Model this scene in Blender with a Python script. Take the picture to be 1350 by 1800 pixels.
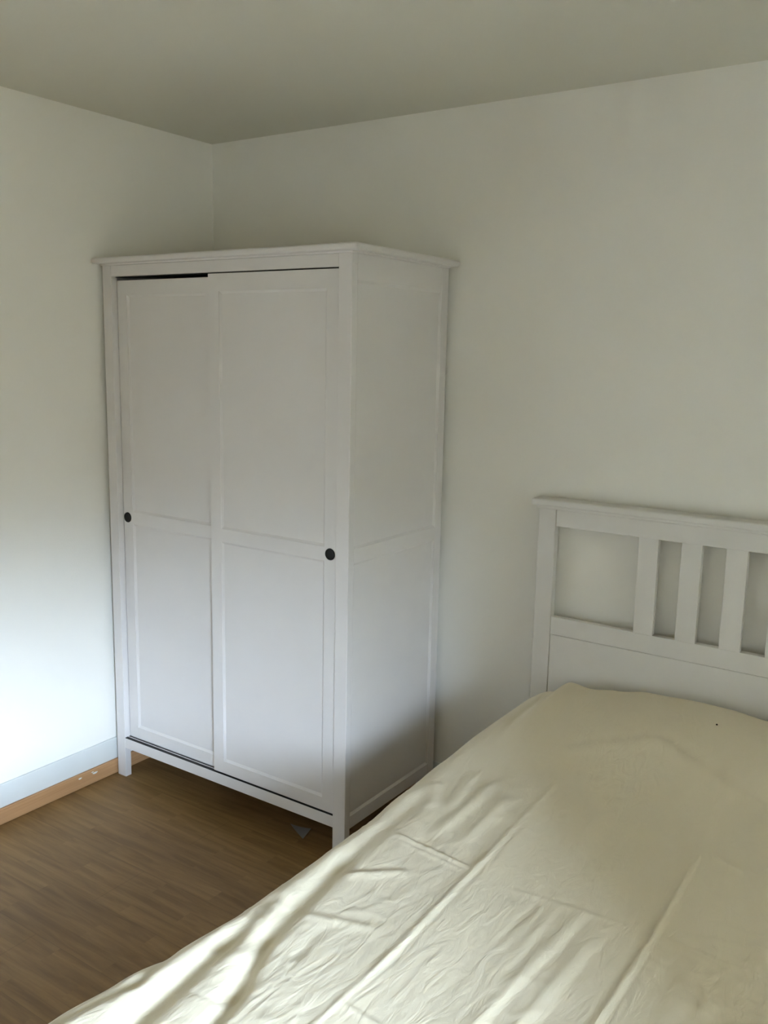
import bpy, bmesh, math, random
from mathutils import Vector, Matrix, noise

for o in list(bpy.data.objects):
    bpy.data.objects.remove(o, do_unlink=True)
SC = bpy.context.scene
COL = SC.collection
random.seed(4)

# ------------------------------------------------------------------ camera
CAM = (2.7639, -2.7893, 1.6593)
R_ = Vector((0.8254450740461181, 0.5641177364273915, 0.020288153711824672))
U_ = Vector((-0.11392221515927488, 0.13127970034072828, 0.9847778273152032))
F_ = Vector((-0.5528672160891821, 0.8151912779995163, -0.17262972411294905))
cd = bpy.data.cameras.new('camera')
cd.sensor_fit = 'VERTICAL'
cd.sensor_height = 24.0
cd.lens = 1599.6 / 1800 * 24.0
cd.clip_start = 0.05
cam = bpy.data.objects.new('camera', cd)
COL.objects.link(cam)
m = Matrix((R_, U_, -F_)).transposed().to_4x4()
m.translation = Vector(CAM)
cam.matrix_world = m
SC.camera = cam

# ------------------------------------------------------------------ exposure
SC.view_settings.view_transform = 'Standard'
SC.view_settings.look = 'None'
SC.view_settings.gamma = 1.0
SC.view_settings.use_curve_mapping = False
SC.view_settings.exposure = 2.2
SC.cycles.use_denoising = True
SC.cycles.max_bounces = 14
SC.cycles.diffuse_bounces = 8
SC.cycles.transparent_max_bounces = 12
SC.cycles.caustics_reflective = False
SC.cycles.caustics_refractive = False

# room and daylight window dimensions
XR, YN, ZC = 4.2, -4.0, 2.4696
WY0, WY1, WZ0, WZ1 = -3.75, -2.65, 0.80, 2.0
SKY = 50.0
VY0, VY1, VZ0, VZ1 = -1.85, -0.95, 0.75, 1.75     # added second window, soft fill light from the right

# ------------------------------------------------------------------ world: overcast sky above dark surroundings
w = bpy.data.worlds.new('overcast_sky')
SC.world = w
w.use_nodes = True
nt = w.node_tree
nt.nodes.clear()
wo = nt.nodes.new('ShaderNodeOutputWorld')
bg = nt.nodes.new('ShaderNodeBackground')
tc = nt.nodes.new('ShaderNodeTexCoord')
sx = nt.nodes.new('ShaderNodeSeparateXYZ')
rp = nt.nodes.new('ShaderNodeValToRGB')
nt.links.new(tc.outputs['Generated'], sx.inputs[0])
nt.links.new(sx.outputs['Z'], rp.inputs[0])
nt.links.new(rp.outputs[0], bg.inputs[0])
nt.links.new(bg.outputs[0], wo.inputs[0])
el = rp.color_ramp.elements
el[0].position = 0.0
el[0].color = (0.04, 0.04, 0.033, 1)
el[1].position = 1.0
el[1].color = (0.30, 0.37, 0.50, 1)
for ps, c in ((0.04, (0.05, 0.05, 0.046, 1)), (0.14, (0.08, 0.09, 0.10, 1)), (0.21, (0.81, 0.97, 1.24, 1)), (0.28, (0.85, 1.02, 1.31, 1)), (0.42, (0.40, 0.48, 0.61, 1))):
    e = el.new(ps)
    e.color = c
bg.inputs[1].default_value = SKY

# portal that guides the daylight through the window opening
for py0, py1, pz0, pz1 in ((WY0, WY1, WZ0, WZ1), (VY0, VY1, VZ0, VZ1)):
    ld = bpy.data.lights.new('window_portal', 'AREA')
    ld.shape = 'RECTANGLE'
    ld.size = py1 - py0
    ld.size_y = pz1 - pz0
    ld.cycles.is_portal = True
    lo = bpy.data.objects.new('window_portal', ld)
    COL.objects.link(lo)
    lo.location = (XR + 0.16, (py0 + py1) / 2, (pz0 + pz1) / 2)
    lo.rotation_euler = Vector((-1, 0, 0)).to_track_quat('-Z', 'Z').to_euler()

# ------------------------------------------------------------------ materials
def mat(name, col, rough=0.5, spec=0.5, bump=None, var=None, metallic=0.0):
    """col base colour; bump=(scale, strength, distance); var=(scale, amount) tiny mottling"""
    mm = bpy.data.materials.new(name)
    mm.use_nodes = True
    n = mm.node_tree
    b = n.nodes['Principled BSDF']
    b.inputs['Base Color'].default_value = (*col, 1)
    b.inputs['Roughness'].default_value = rough
    b.inputs['Metallic'].default_value = metallic
    b.inputs['Specular IOR Level'].default_value = spec
    t = n.nodes.new('ShaderNodeTexCoord')
    if var:
        no = n.nodes.new('ShaderNodeTexNoise')
        no.inputs['Scale'].default_value = var[0]
        no.inputs['Detail'].default_value = 4
        n.links.new(t.outputs['Object'], no.inputs['Vector'])
        r = n.nodes.new('ShaderNodeValToRGB')
        r.color_ramp.elements[0].position = 0.3
        r.color_ramp.elements[1].position = 0.7
        k = 1 - var[1]
        r.color_ramp.elements[0].color = (col[0] * k, col[1] * k, col[2] * k, 1)
        r.color_ramp.elements[1].color = (*col, 1)
        n.links.new(no.outputs['Fac'], r.inputs[0])
        n.links.new(r.outputs[0], b.inputs['Base Color'])
    if bump:
        nb = n.nodes.new('ShaderNodeTexNoise')
        nb.inputs['Scale'].default_value = bump[0]
        nb.inputs['Detail'].default_value = 5
        n.links.new(t.outputs['Object'], nb.inputs['Vector'])
        bp = n.nodes.new('ShaderNodeBump')
        bp.inputs['Strength'].default_value = bump[1]
        bp.inputs['Distance'].default_value = bump[2]
        n.links.new(nb.outputs['Fac'], bp.inputs['Height'])
        n.links.new(bp.outputs[0], b.inputs['Normal'])
    return mm

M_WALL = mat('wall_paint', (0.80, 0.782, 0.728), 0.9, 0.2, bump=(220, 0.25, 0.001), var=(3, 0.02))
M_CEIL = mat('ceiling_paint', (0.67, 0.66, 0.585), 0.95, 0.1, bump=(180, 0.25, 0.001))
M_WALL2 = mat('low_bounce_wall_grey', (0.50, 0.46, 0.40), 0.9, 0.2)  # unseen walls, colour darkened to cut the bounced light
M_WHITE = mat('white_stained_wood', (0.65, 0.625, 0.61), 0.42, 0.4, bump=(60, 0.05, 0.001), var=(7, 0.02))
M_BED = mat('white_stained_bed_wood', (0.68, 0.66, 0.63), 0.42, 0.4, bump=(60, 0.05, 0.001), var=(7, 0.02))
M_BASE = mat('white_baseboard_paint', (0.66, 0.68, 0.66), 0.5, 0.4, var=(9, 0.04))
M_BLACK = mat('black_plastic', (0.006, 0.006, 0.006), 0.5, 0.3)
M_DARKMETAL = mat('dark_bronze_metal', (0.008, 0.008, 0.007), 0.5, 0.2, bump=(300, 0.4, 0.0006))
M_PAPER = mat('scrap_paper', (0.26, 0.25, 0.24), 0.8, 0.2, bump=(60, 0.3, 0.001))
M_MATT = mat('mattress_ticking', (0.75, 0.74, 0.70), 0.9, 0.2, bump=(90, 0.3, 0.002))
M_LINT = mat('dark_lint', (0.02, 0.018, 0.015), 0.9, 0.1)
M_SPOT = mat('paint_drop', (0.75, 0.74, 0.70), 0.6, 0.3)

def wood_strip_mat():
    mm = bpy.data.materials.new('beech_strip')
    mm.use_nodes = True
    n = mm.node_tree
    b = n.nodes['Principled BSDF']
    t = n.nodes.new('ShaderNodeTexCoord')
    mp = n.nodes.new('ShaderNodeMapping')
    mp.inputs['Scale'].default_value = (20, 1.5, 60)
    no = n.nodes.new('ShaderNodeTexNoise')
    no.inputs['Scale'].default_value = 1.5
    no.inputs['Detail'].default_value = 6
    r = n.nodes.new('ShaderNodeValToRGB')
    r.color_ramp.elements[0].position = 0.3
    r.color_ramp.elements[0].color = (0.40, 0.215, 0.095, 1)
    r.color_ramp.elements[1].position = 0.75
    r.color_ramp.elements[1].color = (0.52, 0.30, 0.145, 1)
    n.links.new(t.outputs['Object'], mp.inputs[0])
    n.links.new(mp.outputs[0], no.inputs['Vector'])
    n.links.new(no.outputs['Fac'], r.inputs[0])
    n.links.new(r.outputs[0], b.inputs['Base Color'])
    b.inputs['Roughness'].default_value = 0.5
    return mm
M_STRIP = wood_strip_mat()

def floor_mat():
    mm = bpy.data.materials.new('laminate_floor')
    mm.use_nodes = True
    n = mm.node_tree
    L = n.links.new
    b = n.nodes['Principled BSDF']
    t = n.nodes.new('ShaderNodeTexCoord')
    # staves: brick texture gives each strip its own tone
    br = n.nodes.new('ShaderNodeTexBrick')
    br.offset = 0.37
    br.inputs['Scale'].default_value = 1.0
    br.inputs['Brick Width'].default_value = 0.46
    br.inputs['Row Height'].default_value = 0.066
    br.inputs['Mortar Size'].default_value = 0.0
    br.inputs['Color1'].default_value = (0, 0, 0, 1)
    br.inputs['Color2'].default_value = (1, 1, 1, 1)
    br.inputs['Mortar'].default_value = (0.5, 0.5, 0.5, 1)
    br.inputs['Bias'].default_value = 0
    L(t.outputs['Object'], br.inputs['Vector'])
    # joints between boards
    jb = n.nodes.new('ShaderNodeTexBrick')
    jb.offset = 0.5
    jb.inputs['Scale'].default_value = 1.0
    jb.inputs['Brick Width'].default_value = 1.28
    jb.inputs['Row Height'].default_value = 0.198
    jb.inputs['Mortar Size'].default_value = 0.0012
    jb.inputs['Color1'].default_value = (1, 1, 1, 1)
    jb.inputs['Color2'].default_value = (1, 1, 1, 1)
    jb.inputs['Mortar'].default_value = (0.8, 0.8, 0.8, 1)
    L(t.outputs['Object'], jb.inputs['Vector'])
    mp = n.nodes.new('ShaderNodeMapping')
    mp.inputs['Scale'].default_value = (2.2, 26, 1)
    L(t.outputs['Object'], mp.inputs[0])
    sc = n.nodes.new('ShaderNodeVectorMath')
    sc.operation = 'MULTIPLY_ADD'
    sc.inputs[1].default_value = (9, 5, 0)
    L(br.outputs['Color'], sc.inputs[0])
    L(mp.outputs[0], sc.inputs[2])
    no = n.nodes.new('ShaderNodeTexNoise')
    no.inputs['Scale'].default_value = 1.3
    no.inputs['Detail'].default_value = 8
    no.inputs['Roughness'].default_value = 0.62
    no.inputs['Distortion'].default_value = 0.5
    L(sc.outputs[0], no.inputs['Vector'])
    r = n.nodes.new('ShaderNodeValToRGB')
    r.color_ramp.elements[0].position = 0.30
    r.color_ramp.elements[0].color = (0.170, 0.095, 0.034, 1)
    r.color_ramp.elements[1].position = 0.72
    r.color_ramp.elements[1].color = (0.300, 0.180, 0.070, 1)
    L(no.outputs['Fac'], r.inputs[0])
    mx = n.nodes.new('ShaderNodeMix')
    mx.data_type = 'RGBA'
    mx.blend_type = 'MULTIPLY'
    mx.inputs[0].default_value = 1.0
    r2 = n.nodes.new('ShaderNodeValToRGB')
    r2.color_ramp.elements[0].color = (0.88, 0.87, 0.87, 1)
    r2.color_ramp.elements[1].color = (1, 1, 1, 1)
    L(br.outputs['Color'], r2.inputs[0])
    L(r.outputs[0], mx.inputs[6])
    L(r2.outputs[0], mx.inputs[7])
    m2 = n.nodes.new('ShaderNodeMix')
    m2.data_type = 'RGBA'
    m2.blend_type = 'MULTIPLY'
    m2.inputs[0].default_value = 1.0
    L(mx.outputs[2], m2.inputs[6])
    L(jb.outputs['Color'], m2.inputs[7])
    L(m2.outputs[2], b.inputs['Base Color'])
    b.inputs['Roughness'].default_value = 0.48
    b.inputs['Specular IOR Level'].default_value = 0.22
    return mm
M_FLOOR = floor_mat()

def duvet_mat():
    mm = bpy.data.materials.new('cream_cotton')
    mm.use_nodes = True
    n = mm.node_tree
    L = n.links.new
    b = n.nodes['Principled BSDF']
    b.inputs['Base Color'].default_value = (0.76, 0.68, 0.515, 1)
    b.inputs['Roughness'].default_value = 0.75
    b.inputs['Specular IOR Level'].default_value = 0.25
    b.inputs['Sheen Weight'].default_value = 0.15
    t = n.nodes.new('ShaderNodeTexCoord')
    mp = n.nodes.new('ShaderNodeMapping')
    mp.inputs['Scale'].default_value = (2.6, 0.9, 1)
    L(t.outputs['Object'], mp.inputs[0])
    a = n.nodes.new('ShaderNodeTexNoise')
    a.inputs['Scale'].default_value = 14
    a.inputs['Detail'].default_value = 5
    a.inputs['Distortion'].default_value = 1.2
    L(mp.outputs[0], a.inputs['Vector'])
    f = n.nodes.new('ShaderNodeTexNoise')
    f.inputs['Scale'].default_value = 500
    L(t.outputs['Object'], f.inputs['Vector'])
    b1 = n.nodes.new('ShaderNodeBump')
    b1.inputs['Strength'].default_value = 0.5
    b1.inputs['Distance'].default_value = 0.006
    L(a.outputs['Fac'], b1.inputs['Height'])
    b2 = n.nodes.new('ShaderNodeBump')
    b2.inputs['Strength'].default_value = 0.25
    b2.inputs['Distance'].default_value = 0.0006
    L(f.outputs['Fac'], b2.inputs['Height'])
    L(b1.outputs[0], b2.inputs['Normal'])
    L(b2.outputs[0], b.inputs['Normal'])
    return mm
M_DUVET = duvet_mat()

def glass_mat():
    mm = bpy.data.materials.new('window_glass')
    mm.use_nodes = True
    n = mm.node_tree
    n.nodes.clear()
    o = n.nodes.new('ShaderNodeOutputMaterial')
    mx = n.nodes.new('ShaderNodeMixShader')
    tr = n.nodes.new('ShaderNodeBsdfTransparent')
    tr.inputs[0].default_value = (0.96, 0.98, 0.97, 1)
    gl = n.nodes.new('ShaderNodeBsdfGlossy')
    gl.inputs['Roughness'].default_value = 0.02
    fr = n.nodes.new('ShaderNodeFresnel')
    fr.inputs[0].default_value = 1.3
    n.links.new(fr.outputs[0], mx.inputs[0])
    n.links.new(tr.outputs[0], mx.inputs[1])
    n.links.new(gl.outputs[0], mx.inputs[2])
    n.links.new(mx.outputs[0], o.inputs[0])
    return mm
M_GLASS = glass_mat()

def fill_blind_mat():  # translucent sheet that dims and softens the added window's fill
    mm = bpy.data.materials.new('fill_blind_fabric')
    mm.use_nodes = True
    n = mm.node_tree
    n.nodes.clear()
    o = n.nodes.new('ShaderNodeOutputMaterial')
    a = n.nodes.new('ShaderNodeAddShader')
    t = n.nodes.new('ShaderNodeBsdfTranslucent')
    t.inputs[0].default_value = (0.37, 0.355, 0.32, 1)
    d = n.nodes.new('ShaderNodeBsdfDiffuse')
    d.inputs[0].default_value = (0.45, 0.43, 0.38, 1)
    n.links.new(t.outputs[0], a.inputs[0])
    n.links.new(d.outputs[0], a.inputs[1])
    n.links.new(a.outputs[0], o.inputs[0])
    return mm
M_FILL_BLIND = fill_blind_mat()

# ------------------------------------------------------------------ helpers
def box(bm, x0, x1, y0, y1, z0, z1, bev=0.0, seg=1):
    b2 = bmesh.new()
    r = bmesh.ops.create_cube(b2, size=1.0)
    for v in b2.verts:
        v.co = Vector((x0 + (v.co.x + .5) * (x1 - x0), y0 + (v.co.y + .5) * (y1 - y0), z0 + (v.co.z + .5) * (z1 - z0)))
    if bev:
        bmesh.ops.bevel(b2, geom=list(b2.edges), offset=bev, segments=seg, affect='EDGES', profile=0.5)
    me = bpy.data.meshes.new('t')
    b2.to_mesh(me)
    b2.free()
    bm.from_mesh(me)
    bpy.data.meshes.remove(me)

def obj(name, bm, material, parent=None, smooth=False, mods=None):
    me = bpy.data.meshes.new(name)
    bmesh.ops.recalc_face_normals(bm, faces=bm.faces)
    bm.to_mesh(me)
    bm.free()
    me.materials.append(material)
    if smooth:
        for p in me.polygons:
            p.use_smooth = True
    o = bpy.data.objects.new(name, me)
    COL.objects.link(o)
    if parent:
        o.parent = parent
        o.matrix_parent_inverse = Matrix.Identity(4)
        # meshes are written in world coordinates: shift into the parent's space
        base = Vector((0, 0, 0))
        q = parent
        while q:
            base += q.location
            q = q.parent
        me.transform(Matrix.Translation(-base))
    return o

def boxobj(name, dims, material, parent=None, bev=0.0015, seg=2):
    bm = bmesh.new()
    box(bm, *dims, bev, seg)
    return obj(name, bm, material, parent)

def thing(name, label, cat, loc, group=None):
    o = bpy.data.objects.new(name, None)
    COL.objects.link(o)
    o.location = loc
    o['label'] = label
    o['category'] = cat
    if group:
        o['group'] = group
    return o

def tag(o, label, cat, group=None):
    o['label'] = label
    o['category'] = cat
    if group:
        o['group'] = group
    return o

def struct(o, label=None, cat=None):
    o['kind'] = 'structure'
    if label:
        o['label'] = label
    if cat:
        o['category'] = cat
    return o

# ------------------------------------------------------------------ room
T = 0.12
struct(boxobj('floor', (-T, XR + T, YN - T, T, -0.1, 0), M_FLOOR, bev=0),
       'brown oak laminate floor running under wardrobe and bed', 'floor')
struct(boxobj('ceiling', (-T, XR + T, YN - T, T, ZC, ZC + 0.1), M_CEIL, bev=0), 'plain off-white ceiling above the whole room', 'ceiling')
struct(boxobj('wall_left', (-T, 0, YN - T, T, 0, ZC), M_WALL, bev=0), 'bright white wall left of the wardrobe', 'wall')
struct(boxobj('wall_back', (0, XR, 0, T, 0, ZC), M_WALL, bev=0), 'white wall behind the wardrobe and the bed headboard', 'wall')
struct(boxobj('wall_front', (0, XR, YN - T, YN, 0, ZC), M_WALL2, bev=0), 'warm grey wall behind the camera', 'wall')
bm = bmesh.new()
box(bm, XR, XR + T, YN - T, WY0, 0, ZC)
box(bm, XR, XR + T, WY1, VY0, 0, ZC)
box(bm, XR, XR + T, VY1, T, 0, ZC)
box(bm, XR, XR + T, VY0, VY1, 0, VZ0)
box(bm, XR, XR + T, VY0, VY1, VZ1, ZC)
box(bm, XR, XR + T, WY0, WY1, 0, WZ0)
box(bm, XR, XR + T, WY0, WY1, WZ1, ZC)
struct(obj('wall_right', bm, M_WALL2), 'warm grey wall with the window and the added fill window', 'wall')
BLOCKX, BLOCKY0, BLOCKY1 = 3.54, -2.52, -2.38
struct(boxobj('light_block_1', (BLOCKX, XR, BLOCKY0, BLOCKY1, 0, ZC), M_WALL2, bev=0), 'added unseen warm grey pier that blocks part of the window light', 'wall pier')  # unseen pier added to keep window light off the right side

# window: frame, sashes, sill, glass
we = thing('window_1', 'white double casement window in the right wall', 'window', (XR, (WY0 + WY1) / 2, WZ0))
we['kind'] = 'structure'
bm = bmesh.new()
fx0, fx1 = XR + 0.03, XR + 0.09
box(bm, fx0, fx1, WY0, WY0 + 0.05, WZ0, WZ1, .003)
box(bm, fx0, fx1, WY1 - 0.05, WY1, WZ0, WZ1, .003)
box(bm, fx0, fx1, WY0 + .05, WY1 - .05, WZ0, WZ0 + 0.05, .003)
box(bm, fx0, fx1, WY0 + .05, WY1 - .05, WZ1 - 0.05, WZ1, .003)
ym = (WY0 + WY1) / 2
box(bm, fx0, fx1, ym - 0.035, ym + 0.035, WZ0 + .05, WZ1 - .05, .003)
obj('window_frame', bm, M_BED, we)
for a, b_ in ((WY0 + .05, ym - .035), (ym + .035, WY1 - .05)):
    boxobj('pane', (XR + .058, XR + .062, a, b_, WZ0 + .05, WZ1 - .05), M_GLASS, we, bev=0)
boxobj('window_sill', (XR - 0.10, XR + 0.03, WY0 - 0.04, WY1 + 0.04, WZ0 - 0.03, WZ0), M_BED, we, bev=.005)
bm = bmesh.new()
box(bm, XR + .012, XR + .03, ym + .01, ym + .03, 1.42, 1.54, .004)
obj('window_handle', bm, M_BED, we)

w2 = thing('added_fill_window', 'added unseen side window with a pale blind, fill light from the right', 'window', (XR, (VY0 + VY1) / 2, VZ0))  # unseen window added so the headboard gets light from the right
w2['kind'] = 'structure'
bm = bmesh.new()
box(bm, fx0, fx1, VY0, VY0 + .03, VZ0, VZ1, .003)
box(bm, fx0, fx1, VY1 - .03, VY1, VZ0, VZ1, .003)
box(bm, fx0, fx1, VY0 + .03, VY1 - .03, VZ0, VZ0 + .03, .003)
box(bm, fx0, fx1, VY0 + .03, VY1 - .03, VZ1 - .03, VZ1, .003)
obj('window_frame', bm, M_BED, w2)
boxobj('pane', (XR + .058, XR + .062, VY0 + .03, VY1 - .03, VZ0 + .03, VZ1 - .03), M_GLASS, w2, bev=0)
boxobj('fill_blind', (XR + .010, XR + .012, VY0 + .005, VY1 - .005, VZ0 + .002, VZ1 - .002), M_FILL_BLIND, w2, bev=0)
boxobj('window_sill', (XR - 0.06, XR + 0.03, VY0 - 0.03, VY1 + 0.03, VZ0 - 0.03, VZ0), M_BED, w2, bev=.005)

# baseboards: beech strip on the floor, white board above
BT = 0.0175
for side in ('left', 'back', 'right'):
    if side == 'left':
        d1 = (0, BT, YN, 0, 0, 0.058)
        d2 = (0, 0.009, YN, 0, 0.058, 0.144)
    elif side == 'back':
        d1 = (BT, XR, -BT, 0, 0, 0.058)
        d2 = (0.009, XR, -0.009, 0, 0.058, 0.144)
    else:
        d1 = (XR - BT, XR, BLOCKY1, -BT, 0, 0.058)
        d2 = (XR - 0.009, XR, BLOCKY1, -0.009, 0.058, 0.144)
    b0 = boxobj('baseboard_' + side, d2, M_BASE, bev=.002)
    struct(b0, {'left': 'white skirting board on the bright wall left of the wardrobe',
                'back': 'white skirting board on the wall behind wardrobe and bed',
                'right': 'white skirting board on the window wall'}[side], 'baseboard')
    s = boxobj('wood_strip', d1, M_STRIP, None, bev=.003)
    s.parent = b0
    s['label'] = 'light brown wooden strip along the floor'
    if side == 'left':
        for yy, zz, ry, rz in ((-0.757, .043, .008, .0035), (-0.688, .040, .012, .004), (-0.70, .047, .006, .002)):
            bm = bmesh.new()
            bmesh.ops.create_icosphere(bm, subdivisions=2, radius=1)
            for v in bm.verts:
                v.co = Vector((BT + v.co.x * .0012, yy + v.co.y * ry * (1 + .3 * math.sin(5 * v.co.z)), zz + v.co.z * rz))
            sp = obj('paint_spot', bm, M_SPOT, None, True)
            sp.parent = s

# ------------------------------------------------------------------ wardrobe
XL, XW = 0.028, 1.1408
YB, YF = -0.0317, -0.5865
ZT = 1.970
ZB = 1.950
wd = thing('wardrobe', 'tall white wardrobe with two sliding doors standing in the corner', 'wardrobe', ((XL + XW) / 2, YB - .27, 0))

PL, PR, PD = 0.046, 0.050, 0.028
for a, b_, c, d in ((XL, XL + PL, YF, YF + PD), (XW - PR, XW, YF, YF + PD), (XL, XL + PL, YB - .043, YB), (XW - PR, XW, YB - .043, YB)):
    boxobj('leg', (a, b_, c, d, 0, ZB), M_WHITE, wd, bev=.002)

# top with rounded overhanging edge
bm = bmesh.new()
box(bm, XL - .025, XW + .037, YF - .031, YB + .012, ZB, ZT, .007, 4)
box(bm, XL - .004, XW + .008, YF - .008, YB, ZB - .006, ZB + .004, .003, 2)
obj('cornice', bm, M_WHITE, wd)

ZH = 1.906      # underside of header
ZR0, ZR1 = 0.120, 0.161
XI0, XI1 = XL + PL, XW - PR
boxobj('header_rail', (XI0, XI1, YF + .001, YF + .0195, ZH, ZB - .006), M_WHITE, wd)
boxobj('bottom_rail', (XI0, XI1, YF + .001, YF + .060, ZR0, ZR1), M_WHITE, wd)
bm = bmesh.new()
box(bm, XI0, XI1, YF + .0015, YF + .0135, ZR1 - .0005, ZR1 + .0012)
box(bm, XI0, XI1, YF + .0215, YF + .0245, ZR1 - .0005, ZR1 + .0012)
t_ = obj('track', bm, M_BLACK, wd)
t_['label'] = 'black sliding track on the bottom rail'
bm = bmesh.new()
box(bm, XI0, XI1, YF + .020, YF + .058, ZH - .002, ZH + .020)
obj('track', bm, M_BLACK, wd)['label'] = 'black sliding track under the header'

def framed(P, u0, u1, v0, v1, th, openings, ch=0.008, dep=0.006):
    """door or side: flat frame with chamfered openings (P maps u, v, depth to the world)"""
    bm = bmesh.new()
    us = sorted({u0, u1} | {o[0] for o in openings} | {o[1] for o in openings})
    vs = sorted({v0, v1} | {o[2] for o in openings} | {o[3] for o in openings})
    vd = {}
    def V(u, v, d):
        k = (round(u, 6), round(v, 6), round(d, 6))
        if k not in vd:
            vd[k] = bm.verts.new(P(u, v, d))
        return vd[k]
    def isopen(a, b, c, d):
        for o in openings:
            if a >= o[0] - 1e-6 and b <= o[1] + 1e-6 and c >= o[2] - 1e-6 and d <= o[3] + 1e-6:
                return True
        return False
    for i in range(len(us) - 1):
        for j in range(len(vs) - 1):
            if not isopen(us[i], us[i + 1], vs[j], vs[j + 1]):
                bm.faces.new([V(us[i], vs[j], 0), V(us[i + 1], vs[j], 0), V(us[i + 1], vs[j + 1], 0), V(us[i], vs[j + 1], 0)])
    e = 0.0015      # small step, then the sloped moulding
    for o in openings:
        r0 = [(o[0], o[2]), (o[1], o[2]), (o[1], o[3]), (o[0], o[3])]
        r1 = [(o[0] + ch, o[2] + ch), (o[1] - ch, o[2] + ch), (o[1] - ch, o[3] - ch), (o[0] + ch, o[3] - ch)]
        for k in range(4):
            a, b = r0[k], r0[(k + 1) % 4]
            c, d = r1[(k + 1) % 4], r1[k]
            bm.faces.new([V(*a, 0), V(*b, 0), V(*b, e), V(*a, e)])
            bm.faces.new([V(*a, e), V(*b, e), V(*c, dep), V(*d, dep)])
    # outer sides and back
    cs = [(u0, v0), (u1, v0), (u1, v1), (u0, v1)]
    for k in range(4):
        a, b = cs[k], cs[(k + 1) % 4]
        bm.faces.new([V(*a, th), V(*b, th)] + [bm.verts.new(P(*b, 0)), bm.verts.new(P(*a, 0))])
    bm.faces.new([V(*c, th) for c in cs])
    return bm

def panel(P, o, ch, dep, th):
    bm = bmesh.new()
    a, b, c, d = o[0] + ch, o[1] - ch, o[2] + ch, o[3] - ch
    k = [(a, c), (b, c), (b, d), (a, d)]
    f = [bm.verts.new(P(u, v, dep)) for u, v in k]
    g = [bm.verts.new(P(u, v, th)) for u, v in k]
    bm.faces.new(f)
    bm.faces.new(g[::-1])
    for i in range(4):
        bm.faces.new([f[i], f[(i + 1) % 4], g[(i + 1) % 4], g[i]])
    return bm

def pull(cx, z, y, parent):
    """round recessed finger pull, a shallow dark metal cup with a thin rim"""
    bm = bmesh.new()
    prof = [(0.0, -.0006), (.009, -.0008), (.0130, -.0012), (.0150, -.0022), (.0172, -.0028), (.0186, -.0018), (.0190, .0003), (.0190, .002)]
    N = 40
    rings = []
    for r, d in prof:
        if r == 0:
            rings.append([bm.verts.new((cx, y + d, z))])
        else:
            rings.append([bm.verts.new((cx + r * math.cos(2 * math.pi * k / N), y + d, z + r * math.sin(2 * math.pi * k / N))) for k in range(N)])
    for k in range(N):
        bm.faces.new([rings[0][0], rings[1][k], rings[1][(k + 1) % N]])
    for i in range(1, len(rings) - 1):
        for k in range(N):
            bm.faces.new([rings[i][k], rings[i + 1][k], rings[i + 1][(k + 1) % N], rings[i][(k + 1) % N]])
    o = obj('finger_pull', bm, M_DARKMETAL, parent, True)
    o['label'] = 'round black metal finger pull'
    return o

CH, DEP = 0.008, 0.006
def door(x0, x1, yf, z0, z1, ops, px, label):
    P = lambda u, v, d: (u, yf + d, v)
    o = obj('sliding_door', framed(P, x0, x1, z0, z1, .017, ops, CH, DEP), M_WHITE, wd)
    o['label'] = label
    for q in ops:
        bm = panel(P, q, CH, DEP, DEP + .004)
        p_ = bpy.data.objects
        n = obj('panel', bm, M_WHITE, wd)
        n.parent = o
    k = pull(px, 1.034, yf - .0004, wd)
    k.parent = o
    return o
door(0.0765, 0.602, YF + .0250, 0.1650, 1.893, [(0.125, 0.555, 0.209, 1.011), (0.125, 0.555, 1.056, 1.842)], 0.0985, 'left sliding door, set further back behind the other')
door(0.5495, XI1 - .0006, YF + .0055, 0.1655, 1.9015, [(0.597, 1.043, 0.211, 1.011), (0.597, 1.043, 1.056, 1.845)], 1.066, 'right sliding door in front')

# right and left sides, back, bottom and top boards
PS = lambda u, v, d: (XW - .0005 - d, u, v)
ys0, ys1 = YF + PD, YB - .043
ops = [(ys0 + .0005, ys1 - .0005, 0.163, 1.011), (ys0 + .0005, ys1 - .0005, 1.056, 1.868)]
so = obj('side_panel', framed(PS, ys0, ys1, 0.120, ZB - .006, .018, ops, CH, DEP), M_WHITE, wd)
for q in ops:
    n = obj('panel', panel(PS, q, CH, DEP, DEP + .004), M_WHITE, wd)
    n.parent = so
PS2 = lambda u, v, d: (XL + .0005 + d, u, v)
so = obj('side_panel', framed(PS2, ys0, ys1, 0.120, ZB - .006, .018, ops, CH, DEP), M_WHITE, wd)
for q in ops:
    n = obj('panel', panel(PS2, q, CH, DEP, DEP + .004), M_WHITE, wd)
    n.parent = so
boxobj('back_panel', (XI0, XI1, YB - .012, YB - .004, 0.12, ZB - .006), M_WHITE, wd, bev=0)
boxobj('bottom_panel', (XL + .02, XW - .02, YF + .061, YB - .044, 0.128, 0.146), M_WHITE, wd, bev=0)

# paper scrap under the wardrobe
bm = bmesh.new()
A, B, C_ = Vector((.836, -.497)), Vector((.909, -.469)), Vector((.926, -.536))
N = 8
gr = {}
for i in range(N + 1):
    for j in range(N + 1 - i):
        p = A + (B - A) * (i / N) + (C_ - A) * (j / N)
        hgt = .0012 + .010 * (1 - (i + j) / N) ** 2 + .003 * (i / N) ** 2
        gr[i, j] = (bm.verts.new((p.x, p.y, hgt + .0006)), bm.verts.new((p.x, p.y, hgt)))
for i in range(N):
    for j in range(N - i):
        bm.faces.new([gr[i, j][0], gr[i + 1, j][0], gr[i, j + 1][0]])
        bm.faces.new([gr[i, j][1], gr[i, j + 1][1], gr[i + 1, j][1]])
        if i + j < N - 1:
            bm.faces.new([gr[i + 1, j][0], gr[i + 1, j + 1][0], gr[i, j + 1][0]])
            bm.faces.new([gr[i + 1, j][1], gr[i, j + 1][1], gr[i + 1, j + 1][1]])
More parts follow.
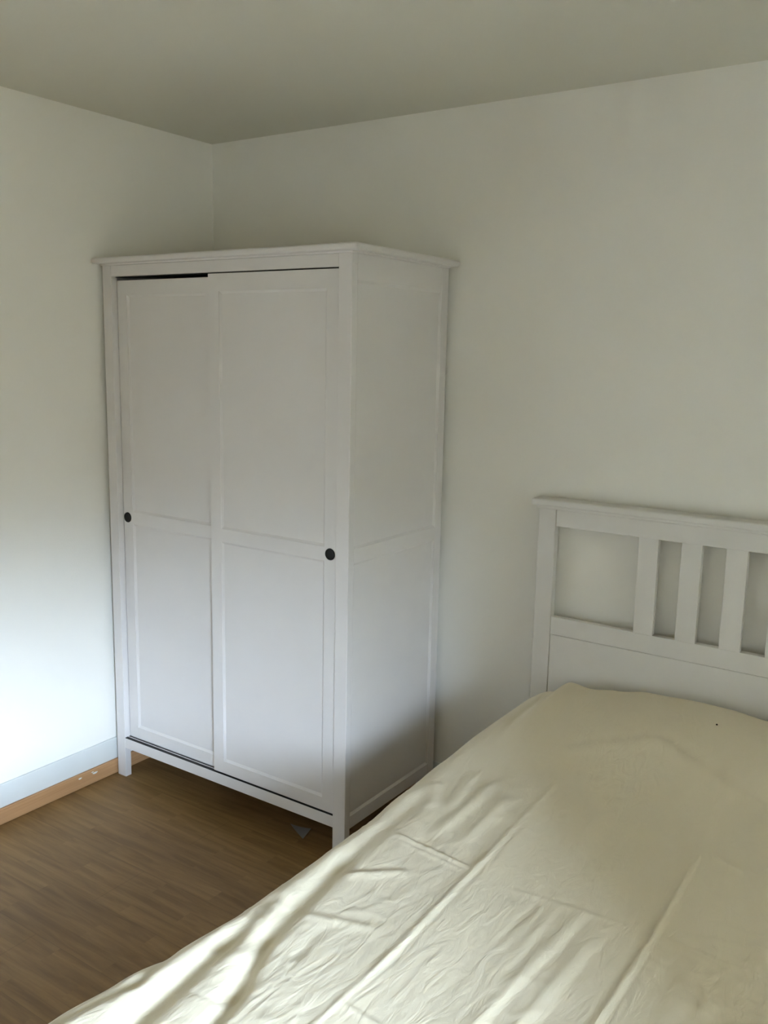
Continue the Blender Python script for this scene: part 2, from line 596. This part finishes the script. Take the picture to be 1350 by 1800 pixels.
bed_ = [e for e in bm.edges if e.is_boundary]
bmesh.ops.bridge_loops(bm, edges=bed_)
tag(obj('paper_scrap', bm, M_PAPER), 'small white triangular paper scrap on the floor under the wardrobe', 'paper')

# ------------------------------------------------------------------ bed
HX0, HX1 = 1.530, 3.052
HY0, HY1 = -0.0600, -0.0300
bed = thing('bed', 'white wooden bed with slatted headboard against the back wall', 'bed', ((HX0 + HX1) / 2, -1.05, 0))
hb = bpy.data.objects.new('headboard', None)
COL.objects.link(hb)
hb.parent = bed
hb.location = (0, 1.05 + HY0, 0)
for a in (HX0, HX1 - .060):
    boxobj('post', (a, a + .060, HY0 - .002, HY1 - .002, 0, 1.170), M_BED, hb, bev=.002)
bm = bmesh.new()
box(bm, HX0 - .022, HX1 + .022, HY0 - .018, -.010, 1.178, 1.2005, .006, 4)
box(bm, HX0 - .008, HX1 + .008, HY0 - .008, HY1 + .004, 1.168, 1.182, .003, 2)
obj('cap_rail', bm, M_BED, hb)
x0, x1 = HX0 + .0605, HX1 - .0605
ry0, ry1 = HY0 + .0015, HY1 - .004
boxobj('top_rail', (x0, x1, ry0, ry1, 1.112, 1.169), M_BED, hb)
boxobj('middle_rail', (x0, x1, ry0, ry1, 0.747, 0.807), M_BED, hb)
boxobj('lower_panel', (x0, x1, ry0 + .001, ry1, 0.32, 0.7462), M_BED, hb)
for k in range(7):
    xa = 1.868 + .1310 * k
    boxobj('slat', (xa, xa + .061, ry0 + .0008, ry1 - .002, 0.805, 1.114), M_BED, hb, bev=.001)
# side rails, footboard, slatted base support
for a in (1.566, 2.993):
    boxobj('side_rail', (a, a + .022, -2.070, HY0 - .003, 0.20, 0.38), M_BED, bed)
fb = bpy.data.objects.new('footboard', None)
COL.objects.link(fb)
fb.parent = bed
fb.location = (0, -2.085 + 1.05, 0)
for a in (HX0, HX1 - .060):
    boxobj('post', (a, a + .060, -2.102, -2.071, 0, .44), M_BED, fb, bev=.002)
boxobj('end_rail', (HX0 + .06, HX1 - .06, -2.098, -2.075, .20, .43), M_BED, fb)
boxobj('cap_rail', (HX0 - .01, HX1 + .01, -2.11, -2.062, .44, .462), M_BED, fb, bev=.005)
boxobj('slatted_base', (1.589, 2.992, -2.068, HY0 - .004, .225, .245), M_BED, bed, bev=0)

bm = bmesh.new()
box(bm, 1.592, 2.990, -2.030, -.088, .246, .475, .035, 4)
tag(obj('mattress', bm, M_MATT, None, True), 'white mattress on the bed, hidden beneath the cream duvet', 'mattress')

# ------------------------------------------------------------------ duvet
def lerp(tab, x):
    if x <= tab[0][0]:
        return tab[0][1]
    for (a, va), (b, vb) in zip(tab, tab[1:]):
        if x <= b:
            t = (x - a) / (b - a)
            t = t * t * (3 - 2 * t)
            return va + (vb - va) * t
    return tab[-1][1]

def sst(a, b, x):
    t = max(0.0, min(1.0, (x - a) / (b - a)))
    return t * t * (3 - 2 * t)

def g(x, s):
    return math.exp(-(x / s) ** 2)

# x of the left silhouette by y
EDGE = [(-2.2, 1.46), (-1.95, 1.505), (-1.83, 1.520), (-1.70, 1.541), (-1.55, 1.555), (-1.38, 1.557), (-1.12, 1.556), (-0.90, 1.540),
        (-0.70, 1.527), (-0.47, 1.517), (-0.24, 1.518), (-0.05, 1.518)]
# height of the head end by x
HEAD = [(1.50, .0), (1.565, .005), (1.63, .030), (1.698, .085), (1.76, .075), (1.85, .088), (1.951, .106), (2.10, .112), (2.188, .110), (2.30, .098),
        (2.45, .055), (2.55, .03), (2.80, .05), (3.1, .0)]

def seg_crease(x, y, ax, ay, bx, by, wd_, amp, asym=0.0):
    """ridge (amp>0) along a segment, fading at its ends; asym adds an odd, step-like part"""
    dx, dy = bx - ax, by - ay
    l = math.hypot(dx, dy)
    t = ((x - ax) * dx + (y - ay) * dy) / (l * l)
    if t < -0.15 or t > 1.15:
        return 0.0
    d = ((x - ax) * dy - (y - ay) * dx) / l
    if abs(d) > wd_ * 4:
        return 0.0
    f = sst(-0.15, 0.12, t) * (1 - sst(0.88, 1.15, t))
    q = d / wd_
    return f * amp * (math.exp(-q * q) + asym * q * math.exp(-q * q * .5))

CREASES = [
    # ax, ay, bx, by, width, height, asymmetry
    (1.905, -0.68, 1.925, -1.15, .0060, .0024, 0.9),
    (1.925, -1.12, 1.938, -1.55, .0056, .0030, 1.0),
    (1.938, -1.52, 1.925, -2.05, .0045, .0024, 1.0),
    (2.270, -0.50, 2.310, -0.90, .0055, .0016, 0.8),
    (2.310, -0.86, 2.320, -1.18, .0055, .0030, 1.0),
    (2.320, -1.14, 2.312, -1.95, .0052, .0032, 1.1),
    (1.705, -1.140, 1.900, -1.170, .0055, .0042, 0.6),
    (1.730, -1.162, 1.900, -1.188, .0045, .0025, 0.5),
    (2.020, -1.190, 2.310, -1.170, .006, .0012, 0.8),
    (2.330, -1.170, 2.600, -1.178, .006, .0012, 0.8),
    (2.310, -0.810, 2.400, -0.845, .010, .0028, 0.5),
    (2.400, -0.845, 2.480, -0.960, .016, .0035, 0.4),
    (2.480, -0.960, 2.560, -1.120, .018, .0030, 0.4),
    (1.940, -1.665, 2.100, -1.680, .0045, .0022, 0.8),
    (2.060, -1.690, 2.300, -1.700, .006, .0020, 0.6),
    (1.640, -1.800, 1.760, -1.780, .0035, -.0015, 0.6),
    # fold between the bed's edge and the top, and its branches
    (1.635, -0.95, 1.655, -1.32, .028, -.0100, 0.0),
    (1.655, -1.28, 1.700, -1.62, .028, -.0150, 0.2),
    (1.700, -1.58, 1.765, -1.76, .018, -.0140, 0.2),
    (1.765, -1.72, 1.830, -2.05, .018, -.0120, 0.2),
    (1.615, -1.48, 1.640, -1.66, .022, -.0130, 0.0),
    (1.640, -1.62, 1.690, -2.05, .026, -.0170, 0.0),
    (1.575, -1.72, 1.600, -1.84, .013, -.0080, 0.0),
    (1.600, -1.82, 1.565, -1.98, .012, -.0070, 0.3),
    (1.720, -1.50, 1.860, -1.46, .012, .0030, 0.5),
    (1.700, -1.34, 1.800, -1.26, .012, .0036, 0.6),
    (1.780, -1.52, 1.790, -1.62, .014, -.0025, 0.4),
    (2.130, -1.20, 2.130, -1.40, .008, .0014, 0.7),
    (2.180, -1.20, 2.150, -1.62, .011, .0030, 0.8),
    (2.090, -1.18, 2.080, -1.36, .008, -.0014, 0.5),
    (2.230, -1.26, 2.200, -1.75, .012, .0026, 0.8),
    (2.400, -1.22, 2.430, -1.50, .014, .0018, 0.5),
    (1.830, -0.55, 2.080, -0.42, .030, .0045, 0.6),
    (2.080, -0.42, 2.270, -0.51, .022, .0050, 0.6),
    (2.270, -0.51, 2.560, -0.60, .024, .0050, 0.6),
    (1.980, -0.62, 1.990, -0.85, .018, .0035, 0.6),
    (2.060, -0.70, 2.080, -1.00, .022, .0040, 0.6),
    (1.640, -0.86, 1.700, -0.98, .016, .0060, 0.5),
    (1.700, -0.76, 1.740, -0.96, .016, .0050, 0.5),
    (1.770, -0.80, 1.780, -1.08, .016, .0045, 0.6),
    (1.840, -0.85, 1.850, -1.08, .014, .0040, 0.6),
]

def relief(x, y):
    """height of folds and wrinkles on top of the duvet's body"""
    h = 0.0
    for c in CREASES:
        h += seg_crease(x, y, *c)
    near = sst(-0.35, -1.30, y)
    # long soft waves, then finer lengthwise wrinkles that fade in and out
    h += (.0040 * near + .0020) * noise.noise(Vector((x * 6.0, y * 2.0, 0.3)))
    u = x + .06 * y + .012 * noise.noise(Vector((x * 5, y * 4, 2.0)))
    m1 = sst(-.15, .35, noise.noise(Vector((x * 3.1, y * 2.4, 9.0))))
    m2 = sst(-.15, .35, noise.noise(Vector((x * 3.7, y * 2.9, 5.0))))
    h += (.0024 * near + .0004) * noise.noise(Vector((u * 19 + 3, y * 3.2, 1.7))) * (.4 + .6 * m1)
    r1 = 1 - abs(noise.noise(Vector((u * 24 + 1.3 * noise.noise(Vector((x * 9, y * 8, 1.0))), y * 6, 3.7)))) * 2.2
    h += (.0019 * near + .0003) * max(0, r1) ** 2 * (.15 + .85 * m2)
    r2 = 1 - abs(noise.noise(Vector((x * 46 - y * 14, y * 16 + x * 8, 6.7)))) * 2.2
    h += (.0008 * near + .0001) * max(0, r2) ** 2 * (.2 + .8 * m1)
    n3 = max(0, 1 - abs(noise.noise(Vector((x * 10 + y * 5, y * 17 - x * 7, 4.0)))) * 3)
    h += .0020 * near * n3 ** 2 * m2
    return h

YH, YE = -0.078, -2.052
bm = bmesh.new()
NY = 330
top_l, rows = 1.60, []
ZTOP = 0.535
for j in range(-8, NY + 10):
    row = []
    if j < 0:
        y = YH + .004 * math.sin(j)
        fall = (-j / 8)
        y = YH
    elif j > NY:
        y = YE
        fall = -(j - NY) / 9
    else:
        y = YH + (YE - YH) * (j / NY)
        fall = 0
    ex = lerp(EDGE, y)
    exr = 3.062 + .012 * math.sin(y * 4)
    NXT, NXC, NXD = 250, 14, 16
    rc = 0.085                    # roundness of the long edges
    pts = []
    # drop on left, corner, top, corner, drop on right
    for i in range(NXD):
        t = 1 - i / NXD
        pts.append((ex - (.004 + .006 * (1 + math.sin(y * 23 + 1.5 * math.sin(y * 7)))) * t, -rc - .20 * t, 0.0, 0))
    for i in range(NXC):
        a = math.pi / 2 * i / NXC
        pts.append((ex + rc * (1 - math.cos(a)), -rc + rc * math.sin(a), math.sin(a), 0))
    for i in range(NXT + 1):
        pts.append((ex + rc + (exr - rc - ex - rc) * i / NXT, 0, 1.0, 1))
    for i in range(1, NXC + 1):
        a = math.pi / 2 * (1 - i / NXC)
        pts.append((exr - rc * (1 - math.cos(a)), -rc + rc * math.sin(a), math.sin(a), 0))
    for i in range(1, NXD + 1):
        t = i / NXD
        pts.append((exr + (.004 + .006 * (1 + math.sin(y * 19))) * t, -rc - .20 * t, 0.0, 0))
    for (x, dz, wgt, top) in pts:
        z = ZTOP + dz
        # soft crown of the filling across the bed
        cx = (x - ex) / (exr - ex)
        cr = max(0.0, math.sin(math.pi * min(1, max(0, cx)))) ** 0.45
        z += wgt * .028 * cr
        # pillow lift at the head end
        pil = sst(-.62, -.30, y)
        z += wgt * lerp(HEAD, x) * (.25 * sst(-.75, -.45, y) + .75 * pil) * .80
        z += wgt * relief(x, y)
        # roll down at the ends
        yy = y
        d = YH - y
        if d < .06:
            k = 1 - d / .06
            z -= wgt * .040 * (1 - math.sqrt(max(0, 1 - k * k)))
        d = y - YE
        if d < .08:
            k = 1 - d / .08
            z -= wgt * .060 * (1 - math.sqrt(max(0, 1 - k * k)))
        if fall > 0:
            z -= fall * .09 * (1 if wgt > 0.5 else 0.3)
            z = max(z, .30)
        elif fall < 0:
            z += fall * .045
        row.append(bm.verts.new((x, yy, z)))
    rows.append(row)
for a, b in zip(rows, rows[1:]):
    for i in range(len(a) - 1):
        bm.faces.new([a[i], a[i + 1], b[i + 1], b[i]])
dv = obj('duvet', bm, M_DUVET, None, True)
tag(dv, 'creased cream cotton duvet covering the whole white bed', 'duvet')
md = dv.modifiers.new('thickness', 'SOLIDIFY')
md.thickness = 0.004
md.offset = -1
bm = bmesh.new()
bmesh.ops.create_icosphere(bm, subdivisions=2, radius=.0028)
lint = obj('lint_speck', bm, M_LINT, dv, True)
# sits on the cloth at its place near the pillow end
lx, ly = 2.192, -0.262
best = min((v for v in dv.data.vertices), key=lambda v: (v.co.x - lx) ** 2 + (v.co.y - ly) ** 2 + (0 if v.co.z > .5 else 9))
lint.location = best.co + Vector((0, 0, .001))
lint['label'] = 'tiny dark speck on the cloth'
